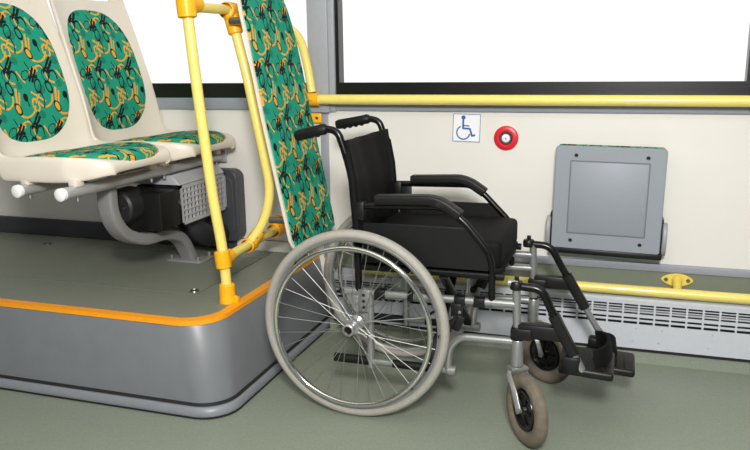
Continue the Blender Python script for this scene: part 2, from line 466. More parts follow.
for i in range(nx + 1):
    x = hx0 + i * 0.055
    gb.bx(x - 0.0035, x + 0.0035, yf - 0.0006, yf + 0.003, 0.149, 0.229)
gb.build('grille', 'heat', cv)
ib = MB().bx(hx0, hx1, 2.835, 2.84, 0.057, 0.24)
ib.build('inner_core', 'duct', cv)
fb = MB()
for z in (0.176, 0.196): fb.bx(hx0, hx1, 2.815, 2.83, z, z + 0.004)
fb.build('heating_fin', 'hgrey', cv)
MB().bx(hx0, hx1, yf + 0.001, yf + 0.05, 0.046, 0.057).build('shadow_gap_strip', 'dark', cv)  # dark strip put in for the shade of the gap under the cover
for x in (-0.55, 0.075, 0.165, 0.335, 0.62):
    for z in (0.085, 0.135):
        MB().lathe([(0, 0.0015), (0.003, 0.001), (0.0035, 0)], (x + (0.01 if z > 0.1 else 0), yf, z), (0, -1, 0), 10).build('screw', 'hgrey', cv)

# ------------------------------------------------------------------ yellow rails on the wall
ur = thing('handrail', 'straight yellow handrail running along the wall under the big window', 'handrail', (-1.17, 2.81, 0.95))
MB().tube([(-1.20, 2.81, 0.970), (1.7, 2.81, 0.970)], 0.0195, 18).build('rail', 'yellow', ur)
for x in (1.5,):
    MB().cyl((x, 2.81, 0.97), (x, YW - 0.01, 0.95), 0.014).build('bracket', 'joint', ur)
lab(MB().tube([(-1.215, 2.81, 0.970), (-1.165, 2.81, 0.970)], 0.026, 18).cyl((-1.193, 2.81, 0.97), (-1.193, 2.845, 0.97), 0.018).sphere((-1.19, 2.783, 0.972), 0.007, 10).build('clamp', 'joint', ur), 'orange-yellow end clamp')

lr = thing('handrail', 'low yellow handrail on oval flanges above the slotted convector heater', 'handrail', (0.2, 2.80, 0.27))
MB().tube([(-1.0, 2.80, 0.282), (1.7, 2.80, 0.282)], 0.0185, 18).build('rail', 'yellow', lr)
for x in (-0.92, 0.217, 1.35):
    fl = MB(); pts = []
    n = 32
    for k in range(n):
        a = 2 * PI * k / n
        pts.append((x + 0.056 * abs(math.cos(a)) ** 1.15 * (1 if math.cos(a) > 0 else -1), 2.866, 0.316 + 0.025 * abs(math.sin(a)) ** 1.25 * (1 if math.sin(a) > 0 else -1)))
    fl.prism(pts, (0, -0.008, 0))
    fl.lathe([(0.020, 0), (0.016, 0.02), (0.0145, 0.06), (0.0, 0.06)], (x, 2.862, 0.314), (0, -0.06, -0.030), 20)
    f_ = fl.build('flange', 'ybrk', lr, bevel=0.002)
    for sx in (-1, 1):
        MB().lathe([(0, 0.002), (0.004, 0.004), (0.0065, 0.004), (0.0075, 0)], (x + sx * 0.038, 2.858, 0.316), (0, -1, 0), 14).build('bolt', 'dirty', f_)

# small yellow bracket plate under the clamp
bk = thing('bracket_plate', 'small orange-yellow bracket plate with one bolt on the wall under the rail clamp', 'bracket', (-1.20, 2.85, 0.87))
MB().box((-1.205, 2.852, 0.893), (0.066, 0.012, 0.04), 0.005).build('plate', 'joint', bk)
MB().lathe([(0, 0.004), (0.005, 0.004), (0.007, 0)], (-1.192, 2.846, 0.893), (0, -1, 0), 14).build('bolt', 'dirty', bk)

# ------------------------------------------------------------------ yellow handrail frame on the platform corner
hf = thing('grab_rail', 'yellow tubular grab rail with two poles and orange clamps standing on the platform corner', 'handrail', (-1.267, 2.185, ZP))
R0 = 0.0178
P1 = [(-1.267, 2.185, ZP + 0.005), (-1.270, 2.185, 0.42), (-1.279, 2.185, 0.52), (-1.301, 2.185, 0.667), (-1.333, 2.185, 1.0), (-1.359, 2.185, 1.335)]
MB().tube(P1, R0, 18, fil=0.06).build('pole', 'yellow', hf)
sk = MB().lathe([(0.0, 0.0), (0.029, 0.0), (0.0295, 0.004), (0.028, 0.010), (0.0272, 0.062), (0.024, 0.066), (0.0, 0.066)], (-1.267, 2.185, ZP), (0, 0, 1), 24)
so = lab(sk.build('base_socket', 'joint', hf), 'orange-yellow base socket')
MB().cyl((-1.236, 2.180, ZP + 0.022), (-1.228, 2.178, ZP + 0.022), 0.007, 12, 0.001).box((-1.238, 2.185, ZP + 0.012), (0.028, 0.022, 0.022), 0.004).build('set_screw', 'joint', so)
def clamp(c, d1, d2, l1=0.05, l2=0.055, r=0.0265):
    c = Vector(c); d1 = Vector(d1).normalized(); d2 = Vector(d2).normalized()
    mb = MB()
    mb.lathe([(r - 0.004, -l1 / 2 - 0.003), (r, -l1 / 2), (r + 0.001, 0), (r, l1 / 2), (r - 0.004, l1 / 2 + 0.003)], c, d1, 24)
    mb.lathe([(0, 0), (r - 0.002, 0), (r - 0.003, l2), (r - 0.007, l2 + 0.004), (R0, l2 + 0.004)], c, d2, 24)
    o = lab(mb.build('clamp', 'joint', hf), 'orange-yellow clamp')
    side = d1.cross(d2)
    for q in (0.018, 0.036):
        MB().lathe([(0, 0.002), (0.003, 0.003), (0.0045, 0.002), (0.005, 0)], c + d2 * q + V(0.6, -0.8, 0).normalized() * (r - 0.003), (0.6, -0.8, 0), 10).build('screw', 'dirty', o)
    return o
zb = 0.462
bar = [(-1.277, 2.185, zb), (-1.302, 2.62, zb), (-1.32, 2.862, zb)]
MB().tube(bar, R0 * 0.95, 18).build('lower_bar', 'yellow', hf)
ztop = 1.285
tb = [(-1.355, 2.185, ztop + 0.012), (-1.345, 2.45, ztop + 0.015), (-1.30, 2.70, ztop), (-1.235, 2.80, 1.22), (-1.212, 2.815, 1.10), (-1.195, 2.812, 0.998)]
MB().tube(tb, R0 * 0.95, 18, fil=0.05).build('upper_bar', 'yellow', hf)
P2 = [(-1.343, 2.448, ztop + 0.01), (-1.315, 2.446, 1.18), (-1.287, 2.442, 1.075), (-1.235, 2.440, 0.80), (-1.212, 2.442, 0.66), (-1.235, 2.425, 0.545), (-1.290, 2.395, 0.462)]
MB().tube(P2, R0, 18, fil=0.09).build('pole', 'yellow', hf)
clamp((-1.357, 2.185, ztop + 0.022), (0.06, 0, -1), (0, 1, 0), 0.085, 0.065, 0.031)
clamp((-1.344, 2.448, ztop + 0.012), (0, 1, 0), (0.24, 0, -1), 0.058, 0.078, 0.030)
clamp((-1.277, 2.185, zb), (-0.1, 0, 1), (-0.05, 1, 0), 0.055, 0.055)
clamp((-1.290, 2.408, zb), (-0.05, 1, 0), (0.42, 0.2, 0.62), 0.05, 0.06)
clamp((-1.303, 2.66, zb), (-0.05, 1, 0), (0.25, 0.0, 0.7), 0.06, 0.05, 0.029)

# ------------------------------------------------------------------ padded backrest board
bp_ = thing('backrest_board', 'tall reclined backrest board in teal patterned fabric with white edge behind the wheelchair', 'backrest', (-1.08, 2.5, 0.478))
zk = [0.40, 0.50, 0.928, 1.20, 1.32, 1.50]; xk = [-1.045, -1.070, -1.157, -1.207, -1.236, -1.29]
def lerp_tab(z, A, B):
    if z <= A[0]: return B[0] + (z - A[0]) * (B[1] - B[0]) / (A[1] - A[0])
    for i in range(len(A) - 1):
        if z <= A[i + 1]: return B[i] + (z - A[i]) * (B[i + 1] - B[i]) / (A[i + 1] - A[i])
    return B[-1]
hz = [0.40, 1.00, 1.12, 1.20, 1.28, 1.35, 1.42, 1.46, 1.485]; hw = [0.198, 0.198, 0.196, 0.192, 0.188, 0.172, 0.140, 0.095, 0.03]
yc = 2.515
def board(z0, z1, off0, off1, shrink, name, m, bev):
    mb = MB(); n = 36; rows_f, rows_b = [], []
    uvl = mb.bm.loops.layers.uv.new('UVMap')
    for i in range(n + 1):
        z = z0 + (z1 - z0) * i / n
        x = lerp_tab(z, zk, xk); h = lerp_tab(z, hz, hw) - shrink
        h = max(h, 0.02)
        if z < 0.51: h -= 0.012 * ((0.51 - z) / 0.03) ** 2
        rf, rb = [], []
        for j in range(13):
            v = -1 + 2 * j / 12
            puff = 0.0
            rf.append(mb.bm.verts.new((x + off1 + puff - (bev if abs(v) == 1 else 0), yc + v * h, z)))
            rb.append(mb.bm.verts.new((x + off0, yc + v * h, z)))
        rows_f.append(rf); rows_b.append(rb)
    def q(a, b, c, d):
        f = mb.bm.faces.new((a, b, c, d))
        for l in f.loops: l[uvl].uv = (l.vert.co.y * 100, l.vert.co.z * 100 * 1.02)
    for i in range(n):
        for j in range(12):
            q(rows_f[i][j], rows_f[i][j + 1], rows_f[i + 1][j + 1], rows_f[i + 1][j])
            q(rows_b[i][j], rows_b[i + 1][j], rows_b[i + 1][j + 1], rows_b[i][j + 1])
        q(rows_f[i][0], rows_f[i + 1][0], rows_b[i + 1][0], rows_b[i][0])
        q(rows_f[i][12], rows_b[i][12], rows_b[i + 1][12], rows_f[i + 1][12])
    for j in range(12):
        q(rows_f[0][j], rows_b[0][j], rows_b[0][j + 1], rows_f[0][j + 1])
        q(rows_f[n][j], rows_f[n][j + 1], rows_b[n][j + 1], rows_b[n][j])
    return mb.build(name, m, bp_, smooth=50)
lab(board(0.478, 1.49, -0.019, -0.004, 0.0, 'shell', 'shell', 0.004), 'white plastic back shell')
board(0.484, 1.483, -0.006, 0.004, 0.006, 'cushion', 'moq', 0.004)
for y in (2.40, 2.60):
    for z, xs in ((1.26, -1.32), (0.56, -1.20)):
        MB().cyl((xs, y, z), (lerp_tab(z, zk, xk) - 0.03, y, z), 0.012).build('mounting_bolt', 'dirty', bp_)

# ------------------------------------------------------------------ passenger seats
def catmull(P, n=8):
    out = []
    Q = [P[0] * 2 - P[1]] + P + [P[-1] * 2 - P[-2]]
    for i in range(1, len(Q) - 2):
        a, b, c, d = Q[i - 1], Q[i], Q[i + 1], Q[i + 2]
        for k in range(n):
            t = k / n
            out.append(0.5 * ((2 * b) + (-a + c) * t + (2 * a - 5 * b + 4 * c - d) * t * t + (-a + 3 * b - 3 * c + d) * t ** 3))
    out.append(P[-1]); return out
# centre-line profile (x, z) from the front lip back and up; x relative to seat origin x=-1.62
prof = catmull([Vector(q) for q in [(-1.548, 0.772), (-1.540, 0.794), (-1.558, 0.814), (-1.64, 0.819), (-1.78, 0.806), (-1.88, 0.796), (-1.945, 0.808), (-1.978, 0.86), (-2.004, 1.00), (-2.048, 1.18), (-2.098, 1.36), (-2.122, 1.45), (-2.145, 1.52)]], 10)
cum = [0.0]
for a_, b_ in zip(prof, prof[1:]): cum.append(cum[-1] + (b_ - a_).length)
SL = cum[-1]
def pt_at(s):
    s = max(0, min(SL, s))
    for i in range(len(cum) - 1):
        if s <= cum[i + 1]:
            t = (s - cum[i]) / max(1e-9, cum[i + 1] - cum[i]); return prof[i].lerp(prof[i + 1], t), (prof[i + 1] - prof[i]).normalized()
    return prof[-1], (prof[-1] - prof[-2]).normalized()
def s_of(cond):
    for i, p in enumerate(prof):
        if cond(p): return cum[i]
s_back = s_of(lambda p: p.y > 0.9 and p.x < -1.95)      # start of back rest
def halfw(s):
    """half width along the profile"""
    p, t = pt_at(s)
    A = [0.0, 0.03, 0.08, 0.17, s_back - 0.12, s_back, s_back + 0.15, s_back + 0.32, s_back + 0.50, SL - 0.05, SL - 0.015, SL]
    B = [0.135, 0.160, 0.198, 0.230, 0.233, 0.234, 0.234, 0.230, 0.222, 0.205, 0.188, 0.15]
    return lerp_tab(s, A, B)
def edge_lift(s):
    A = [0.0, 0.05, 0.12, 0.25, s_back - 0.12, s_back, s_back + 0.2, s_back + 0.5, SL]
    B = [0.004, 0.006, 0.012, 0.030, 0.045, 0.050, 0.038, 0.028, 0.015]
    return lerp_tab(s, A, B)
def S_map(s, v, y0, off=0.0):
    p, t = pt_at(s)
    nrm = Vector((t.y, -t.x))       # towards the sitter
    if nrm.dot(Vector((1, 1))) < 0: nrm = -nrm
    q = p + nrm * (edge_lift(s) * abs(v) ** 3.5 + off)
    return V(q.x, y0 + v * halfw(s), q.y)
def make_seat(label, y0):
    root = thing('passenger_seat', label, 'seat', (-1.80, y0, 0.75), 'patterned passenger seats on the platform')
    mb = MB(); NU, NV = 64, 20
    sh0 = s_back + 0.48; sh1 = min(sh0 + 0.11, SL - 0.03)      # hand hole along the profile
    G = []
    for i in range(NU + 1):
        s = SL * i / NU
        kb = min(1.0, max(0.0, (s - (s_back - 0.14)) / 0.22)); kb = kb * kb * (3 - 2 * kb)
        def rim(sg):
            top = S_map(s, sg, y0)
            low = V(top.x, top.y, min(top.z - 0.002, lerp_tab(s, [0.0, 0.04, 0.09, 0.15, 0.22], [0.772, 0.770, 0.758, 0.749, 0.746])))
            back = S_map(s, sg, y0, -lerp_tab(s, [0.0, s_back + 0.1, SL - 0.1, SL], [0.04, 0.032, 0.016, 0.006]))
            bot = low.lerp(back, kb); mid = top.lerp(bot, 0.5); mid.y += sg * 0.003
            return mid, bot
        ml, bl = rim(-1); mr, br_ = rim(1)
        pts_ = [bl, ml] + [S_map(s, -1 + 2 * j / NV, y0) for j in range(NV + 1)] + [mr, br_]
        G.append([mb.bm.verts.new(q_) for q_ in pts_])
    for i in range(NU):
        for j in range(NV + 4):
            s = SL * (i + 0.5) / NU; v = -1 + 2 * (j - 2 + 0.5) / NV
            hs = (s - (sh0 + sh1) / 2) / ((sh1 - sh0) / 2)
            if abs(hs) < 1 and abs(v) < 0.74 - 0.10 * max(0, -hs) ** 2: continue
            mb.bm.faces.new((G[i][j], G[i][j + 1], G[i + 1][j + 1], G[i + 1][j]))
    # rolled outer rim: extrude boundary backwards for visible thickness
    for v in [v for v in mb.bm.verts if not v.link_faces]: mb.bm.verts.remove(v)
    sh = mb.build('shell', 'shell', root, smooth=80)
    so_ = sh.modifiers.new('solidify', 'SOLIDIFY'); so_.thickness = 0.014; so_.offset = -1.0
    sb = sh.modifiers.new('sub', 'SUBSURF'); sb.levels = 2; sb.render_levels = 2
    # check solidify goes away from the sitter
    nsum = sum((p.normal.x + p.normal.z) * p.area for p in sh.data.polygons)
    if nsum < 0: so_.offset = 1.0
    def pad(name, sc, sl, vw, e, thick, su=1.0):
        m2 = MB(); uvl = m2.bm.loops.layers.uv.new('UVMap'); UV = {}
        nr, na = 10, 48
        def pos(r, a):
            ca, sa = math.cos(a), math.sin(a)
            qx = r * abs(ca) ** (2 / e) * (1 if ca >= 0 else -1); qy = r * abs(sa) ** (2 / e) * (1 if sa >= 0 else -1)
            s = sc + qy * sl; v = qx * vw(s, qy) if callable(vw) else qx * vw
            return s, v
        c = m2.bm.verts.new(S_map(*pos(0, 0), y0, thick)); UV[c] = (0, sc * 100)
        prev = None
        for i in range(1, nr + 1):
            r = i / nr; ring = []
            h = thick * (1 - r ** 6) + 0.001 if r < 1 else -0.006
            for k in range(na):
                s, v = pos(min(r, 1.0), 2 * PI * k / na)
                vt = m2.bm.verts.new(S_map(s, v, y0, h)); UV[vt] = (v * halfw(s) * 100, s * 100); ring.append(vt)
            for k in range(na):
                k2 = (k + 1) % na
                if prev is None: m2.bm.faces.new((c, ring[k], ring[k2]))
                else: m2.bm.faces.new((prev[k], ring[k], ring[k2], prev[k2]))
            prev = ring
        for f in m2.bm.faces:
            for l in f.loops: l[uvl].uv = UV[l.vert]
        return m2.build(name, 'moq', root, smooth=80)
    pad('back_cushion', s_back + 0.192, 0.258, lambda s, q: 0.88 - 0.02 * q - 0.05 * max(0, -q) ** 2, 3.0, 0.012)
    pad('seat_cushion', 0.240, 0.220, lambda s, q: 0.94, 3.4, 0.020)
    return root
def dup(root, dy, label):
    r = root.copy(); COL.objects.link(r); r.location = root.location + V(0, dy, 0); r['label'] = label
    for ch in list(root.children):
        c = ch.copy(); COL.objects.link(c); c.parent = r
    return r
seat1 = make_seat('patterned passenger seat with cream shell nearest the aisle, cut by the picture edge', 2.150)
seat2 = dup(seat1, 0.478, 'patterned passenger seat with cream shell next to the side window')

# carrier under the seats
sc_ = thing('seat_carrier', 'grey tubular seat carrier with a curved leg bolted to the platform deck', 'seat base', (-1.75, 2.6, ZP))
for x, ya in ((-1.647, 1.863), (-1.835, 1.885)):
    t_ = MB().tube([(x, ya, 0.724), (x, 2.84, 0.724)], 0.0195, 18).build('cross_tube', 'tubegrey', sc_)
    lab(MB().lathe([(0, -0.006), (0.014, -0.006), (0.0205, -0.002), (0.0205, 0.012), (0.0196, 0.012)], (x, ya, 0.724), (0, 1, 0), 22).build('end_cap', 'white', t_), 'white end cap')
    MB().box((x, 2.845, 0.728), (0.06, 0.012, 0.055), 0.004).cyl((x + 0.02, 2.839, 0.735), (x + 0.02, 2.833, 0.735), 0.008, 12).build('wall_bracket', 'tubegrey', sc_)
    for yy in (1.93, 2.33, 2.41, 2.80):
        MB().box((x, yy + 0.01, 0.752), (0.034, 0.04, 0.028), 0.006).build('shell_clip', 'shell', sc_)
        MB().cyl((x, yy + 0.01, 0.69), (x, yy + 0.01, 0.71), 0.006, 10, 0.001).build('clip_bolt', 'steel', sc_)
XL = -1.70
lg = [(XL, 2.150, 0.712), (XL, 2.150, 0.60), (XL, 2.205, 0.520), (XL, 2.32, 0.470), (XL, 2.46, 0.468), (XL, 2.58, 0.425), (XL, 2.64, 0.32)]
MB().tube(lg, 0.03, fil=0.09, sq=(0.062, 0.044)).build('curved_leg', 'leggrey', sc_)
MB().bx(XL - 0.16, XL + 0.03, 2.12, 2.18, 0.700, 0.712, 0.002).build('leg_saddle', 'leggrey', sc_)
fo = MB().box((XL, 2.65, ZP + 0.006), (0.16, 0.12, 0.012), 0.004).build('foot_flange', 'leggrey', sc_)
for sx, sy in ((-1, -1), (1, -1), (-1, 1), (1, 1)):
    MB().cyl((XL + sx * 0.062, 2.65 + sy * 0.045, ZP + 0.01), (XL + sx * 0.062, 2.65 + sy * 0.045, ZP + 0.03), 0.007, 8, 0.001).build('bolt', 'steel', fo)

# under-seat heater unit
hu = thing('fan_heater', 'dark fan heater with grey square grille under the passenger seats', 'heater', (-1.66, 2.63, 0.50))
gx = -1.60
MB().bx(-1.80, gx - 0.045, 2.46, 2.79, 0.512, 0.655).bx(-1.66, gx - 0.011, 2.46, 2.79, 0.512, 0.516).bx(-1.66, gx - 0.011, 2.46, 2.79, 0.651, 0.655).build('housing', 'dark', hu)
gm = MB(); y0_, y1_, z0_, z1_ = 2.452, 2.795, 0.505, 0.660
ny, nz_ = 12, 6
for j in range(ny + 1):
    y = y0_ + 0.014 + (y1_ - y0_ - 0.028) * j / ny; gm.bx(gx - 0.010, gx, y - 0.0026, y + 0.0026, z0_, z1_)
for j in range(nz_ + 1):
    z = z0_ + 0.012 + (z1_ - z0_ - 0.024) * j / nz_; gm.bx(gx - 0.011, gx + 0.0005, y0_, y1_, z - 0.0026, z + 0.0026)
gm.bx(gx - 0.012, gx + 0.001, y0_, y0_ + 0.012, z0_, z1_).bx(gx - 0.012, gx + 0.001, y1_ - 0.012, y1_, z0_, z1_).bx(gx - 0.012, gx + 0.001, y0_, y1_, z0_, z0_ + 0.01).bx(gx - 0.012, gx + 0.001, y0_, y1_, z1_ - 0.01, z1_)
gm.build('grille', 'hgrey', hu)
lab(MB().prism([(-1.81, 2.445, 0.662), (gx + 0.002, 2.445, 0.662), (gx - 0.03, 2.445, 0.700), (-1.78, 2.445, 0.700)], (0, 0.345, 0)).build('top_cover', 'hgrey', hu, bevel=0.003), 'grey sheet metal top')
MB().bx(-1.80, gx - 0.002, 2.32, 2.456, 0.508, 0.652, 0.008).build('side_box', 'plastic', hu)
MB().cyl((gx - 0.006, 2.44, 0.60), (gx + 0.002, 2.44, 0.60), 0.007, 12, 0.001).build('screw', 'dirty', hu)
fn = MB().lathe([(0.0, 0.0), (0.018, 0.0), (0.020, 0.008), (0.040, 0.010), (0.046, 0.0), (0.058, -0.004), (0.066, 0.004), (0.068, 0.02), (0.068, 0.09), (0, 0.09)], (-1.742, 2.250, 0.605), (0, 1, 0), 32).build('fan_motor', 'motor', hu)
MB().tube([(-1.70, 2.62, 0.505), (-1.66, 2.66, 0.43), (-1.64, 2.74, 0.40), (-1.64, 2.787, 0.40)], 0.05, 18, fil=0.05).build('air_hose', 'motor', hu)
for k in range(3):
    MB().cyl((-1.74 + 0.03 * math.cos(k * 2.1), 2.247, 0.605 + 0.03 * math.sin(k * 2.1)), (-1.74 + 0.03 * math.cos(k * 2.1), 2.26, 0.605 + 0.03 * math.sin(k * 2.1)), 0.004, 8).build('screw', 'dirty', fn)
# dark duct box on the wall
db = MB(); r_ = 0.04; pts = []
bx0, bx1, bz0, bz1 = -1.74, -1.548, 0.36, 0.672
for (cx, cz, a0) in ((bx1 - r_, bz1 - r_, 0), (bx0 + r_, bz1 - r_, PI / 2), (bx0 + r_, bz0 + r_, PI), (bx1 - r_, bz0 + r_, 1.5 * PI)):
    for k in range(7):
        a = a0 + PI / 2 * k / 6; pts.append((cx + r_ * math.cos(a), 2.80, cz + r_ * math.sin(a)))
dk2 = thing('duct_box', 'dark rounded duct box on the wall behind the fan heater', 'box', (-1.64, 2.83, 0.36))
db.prism(pts, (0, 0.069, 0)); db.build('casing', 'duct', dk2, bevel=0.006)
MB().prism([(x * 0.8 + (-1.644) * 0.2, 2.803, z * 0.8 + 0.516 * 0.2) for x, y, z in pts], (0, -0.008, 0)).build('lid', 'duct', dk2, bevel=0.003)

# ------------------------------------------------------------------ folded tip-up seat on the wall
fs = thing('folding_seat', 'grey folding seat tipped up flat against the cream wall', 'seat', (-0.04, 2.80, 0.41))
RF = Matrix.Rotation(math.radians(0.9), 3, 'Y')
fc = V(-0.042, 2.79, 0.615)
def fbox(mb, lx, lz, w, h, y, d, bev=0.003):
    mb.box(fc + RF @ V(lx, y, lz), (w, d, h), bev, RF); return mb
fw, fh = 0.382, 0.382
pt_ = []; r_ = 0.014
def rrect(w, h, r, wt=None):
    out = []
    for (sx, sz, a0) in ((1, 1, 0), (-1, 1, PI / 2), (-1, -1, PI), (1, -1, 1.5 * PI)):
        ww = (wt if (wt and sz > 0) else w) / 2
        for k in range(5):
            a = a0 + PI / 2 * k / 4; out.append((sx * (ww - r) + r * math.cos(a), sz * (h / 2 - r) + r * math.sin(a)))
    return out
bdm = MB()
bdm.prism([fc + RF @ V(x, 0.0, z) for x, z in rrect(fw, fh, 0.012)], (0, 0.022, 0))
bd = bdm.build('seat_board', 'fold', fs, bevel=0.003)
# recessed square line: four thin channels as dark inlay
chm = MB(); ch = 0.135
sq_w, sq_h = 0.272, 0.268
for (lx, lz, w, h) in ((0, sq_h / 2, sq_w, 0.004), (0, -sq_h / 2, sq_w, 0.004), (-sq_w / 2, 0, 0.004, sq_h), (sq_w / 2, 0, 0.004, sq_h)):
    fbox(chm, lx, lz + 0.004, w, h, 0.0, 0.0016, 0.0)
chm.build('panel_groove', 'groove', fs)
ipm = MB(); fbox(ipm, 0, 0.004, sq_w - 0.006, sq_h - 0.006, 0.0, 0.005, 0.002); ipm.build('inset_panel', 'fold', fs)
for lx, lz in ((-0.118, 0.158), (0.128, 0.158), (-0.122, -0.158), (0.122, -0.158)):
    MB().lathe([(0, 0.0005), (0.003, 0.001), (0.0055, 0.002), (0.007, 0)], fc + RF @ V(lx, 0, lz), (0, -1, 0), 14).build('screw', 'plastic', bd)
# cushion between board and wall
cm = MB(); uvl_ = cm.bm.loops.layers.uv.new('UVMap')
cm.prism([fc + RF @ V(x, 0.020, z - 0.001) for x, z in rrect(fw - 0.008, fh + 0.004, 0.012)], (0, 0.042, 0))
for f in cm.bm.faces:
    for l in f.loops: l[uvl_].uv = (l.vert.co.x * 100, l.vert.co.z * 100 + l.vert.co.y * 100)
cm.build('cushion', 'moq', fs, bevel=0.004)
hm = MB(); fbox(hm, 0.0, -0.198, 0.40, 0.022, 0.020, 0.05, 0.005)
lab(hm.build('hinge_bar', 'plastic', fs), 'black hinge bar along the bottom')
for sx in (-1, 1):
    eb = MB(); ep = []
    for k in range(20):
        a = 2 * PI * k / 20; ep.append(fc + RF @ V(sx * 0.196, 0.025 + 0.034 * math.cos(a), -0.135 + 0.062 * math.sin(a)))
    eb.prism(ep, RF @ V(sx * 0.016, 0, 0)); e_ = eb.build('pivot_ear', 'ear', fs, bevel=0.004)
    MB().box(fc + RF @ V(sx * 0.192, 0.045, -0.125), (0.014, 0.06, 0.13), 0.004).build('pivot_block', 'plastic', fs)
MB().box((-0.04, 2.862, 0.47), (0.36, 0.014, 0.14), 0.003).build('wall_plate', 'plastic', fs)

# ------------------------------------------------------------------ sticker and button
st = thing('wheelchair_sign', 'white square sticker with blue wheelchair symbol on the cream wall', 'sign', (-0.583, YW - 0.001, 0.80))
Rs = Matrix.Rotation(math.radians(1.3), 3, 'Y'); scn = V(-0.577, YW - 0.001, 0.8605)
def spt(x, z, d=0.0): return scn + Rs @ V(x, -d, z)
sz = 0.1075
MB().prism([spt(-sz / 2, -sz / 2), spt(sz / 2, -sz / 2), spt(sz / 2, sz / 2), spt(-sz / 2, sz / 2)], (0, -0.0012, 0)).build('sticker', 'paper', st)
lm = MB()
def strip(mb, pts, w, d=0.0013, closed=False):
    n = len(pts)
    for i in range(n - (0 if closed else 1)):
        a = Vector(pts[i]); b = Vector(pts[(i + 1) % n]); t = (b - a).normalized(); nn = Vector((-t.y, t.x)) * w / 2; e = t * w * 0.25
        q = [a - e + nn, b + e + nn, b + e - nn, a - e - nn]
        mb.prism([spt(p.x, p.y, d) for p in q], (0, -0.0004 - 0.00002 * i, 0))
k_ = sz / 2 - 0.0012
strip(lm, [(-k_, -k_), (k_, -k_), (k_, k_), (-k_, k_)], 0.0022, closed=True)
lm.build('border', 'blue', st)
sm = MB()
sm.prism([spt(-0.013 + 0.0082 * math.cos(2 * PI * k / 18), 0.0395 + 0.0082 * math.sin(2 * PI * k / 18), 0.0013) for k in range(18)], (0, -0.0006, 0))
strip(sm, [(-0.0135, 0.030), (-0.0135, -0.002), (0.013, -0.003), (0.0225, -0.030), (0.033, -0.027)], 0.0072)
strip(sm, [(-0.012, 0.0085), (0.0095, 0.008)], 0.005)
arc = [(-0.012 + 0.0255 * math.cos(a), -0.0185 + 0.0255 * math.sin(a)) for a in [math.radians(118 + (348 - 118) * i / 22) for i in range(23)]]
strip(sm, arc, 0.0052)
sm.build('wheelchair_symbol', 'blue', st)

bu = thing('call_button', 'round red button with white centre on the wall right of the wheelchair sticker', 'button', (-0.424, YW - 0.003, 0.78))
bc = (-0.424, YW + 0.001, 0.824)
lab(MB().lathe([(0.0235, 0.004), (0.026, 0.012), (0.036, 0.013), (0.044, 0.010), (0.047, 0.004), (0.047, 0.0), (0.0, 0.0)], bc, (0, -1, 0), 40).build('red_ring', 'red', bu), 'red outer ring')
MB().lathe([(0.0155, 0.008), (0.017, 0.0125), (0.022, 0.0125), (0.0245, 0.008), (0.0235, 0.002), (0.0, 0.002)], bc, (0, -1, 0), 32).build('inner_ring', 'ringgrey', bu)
lab(MB().lathe([(0.0, 0.012), (0.010, 0.0115), (0.0155, 0.009), (0.0155, 0.003)], bc, (0, -1, 0), 28).build('push_cap', 'paper', bu), 'white push cap')
MB().box((-0.424, YW - 0.0122, 0.824), (0.003, 0.001, 0.008)).box((-0.421, YW - 0.0122, 0.8225), (0.005, 0.001, 0.002)).build('red_mark', 'red', bu)

# ------------------------------------------------------------------ wheelchair
wc = thing('wheelchair', 'black folding wheelchair with silver frame and grey tyres parked on the floor', 'wheelchair', (-0.55, 2.36, 0.0))
YN, YF = 2.150, 2.562            # side frame planes
def sgn(y): return -1 if y < 2.36 else 1

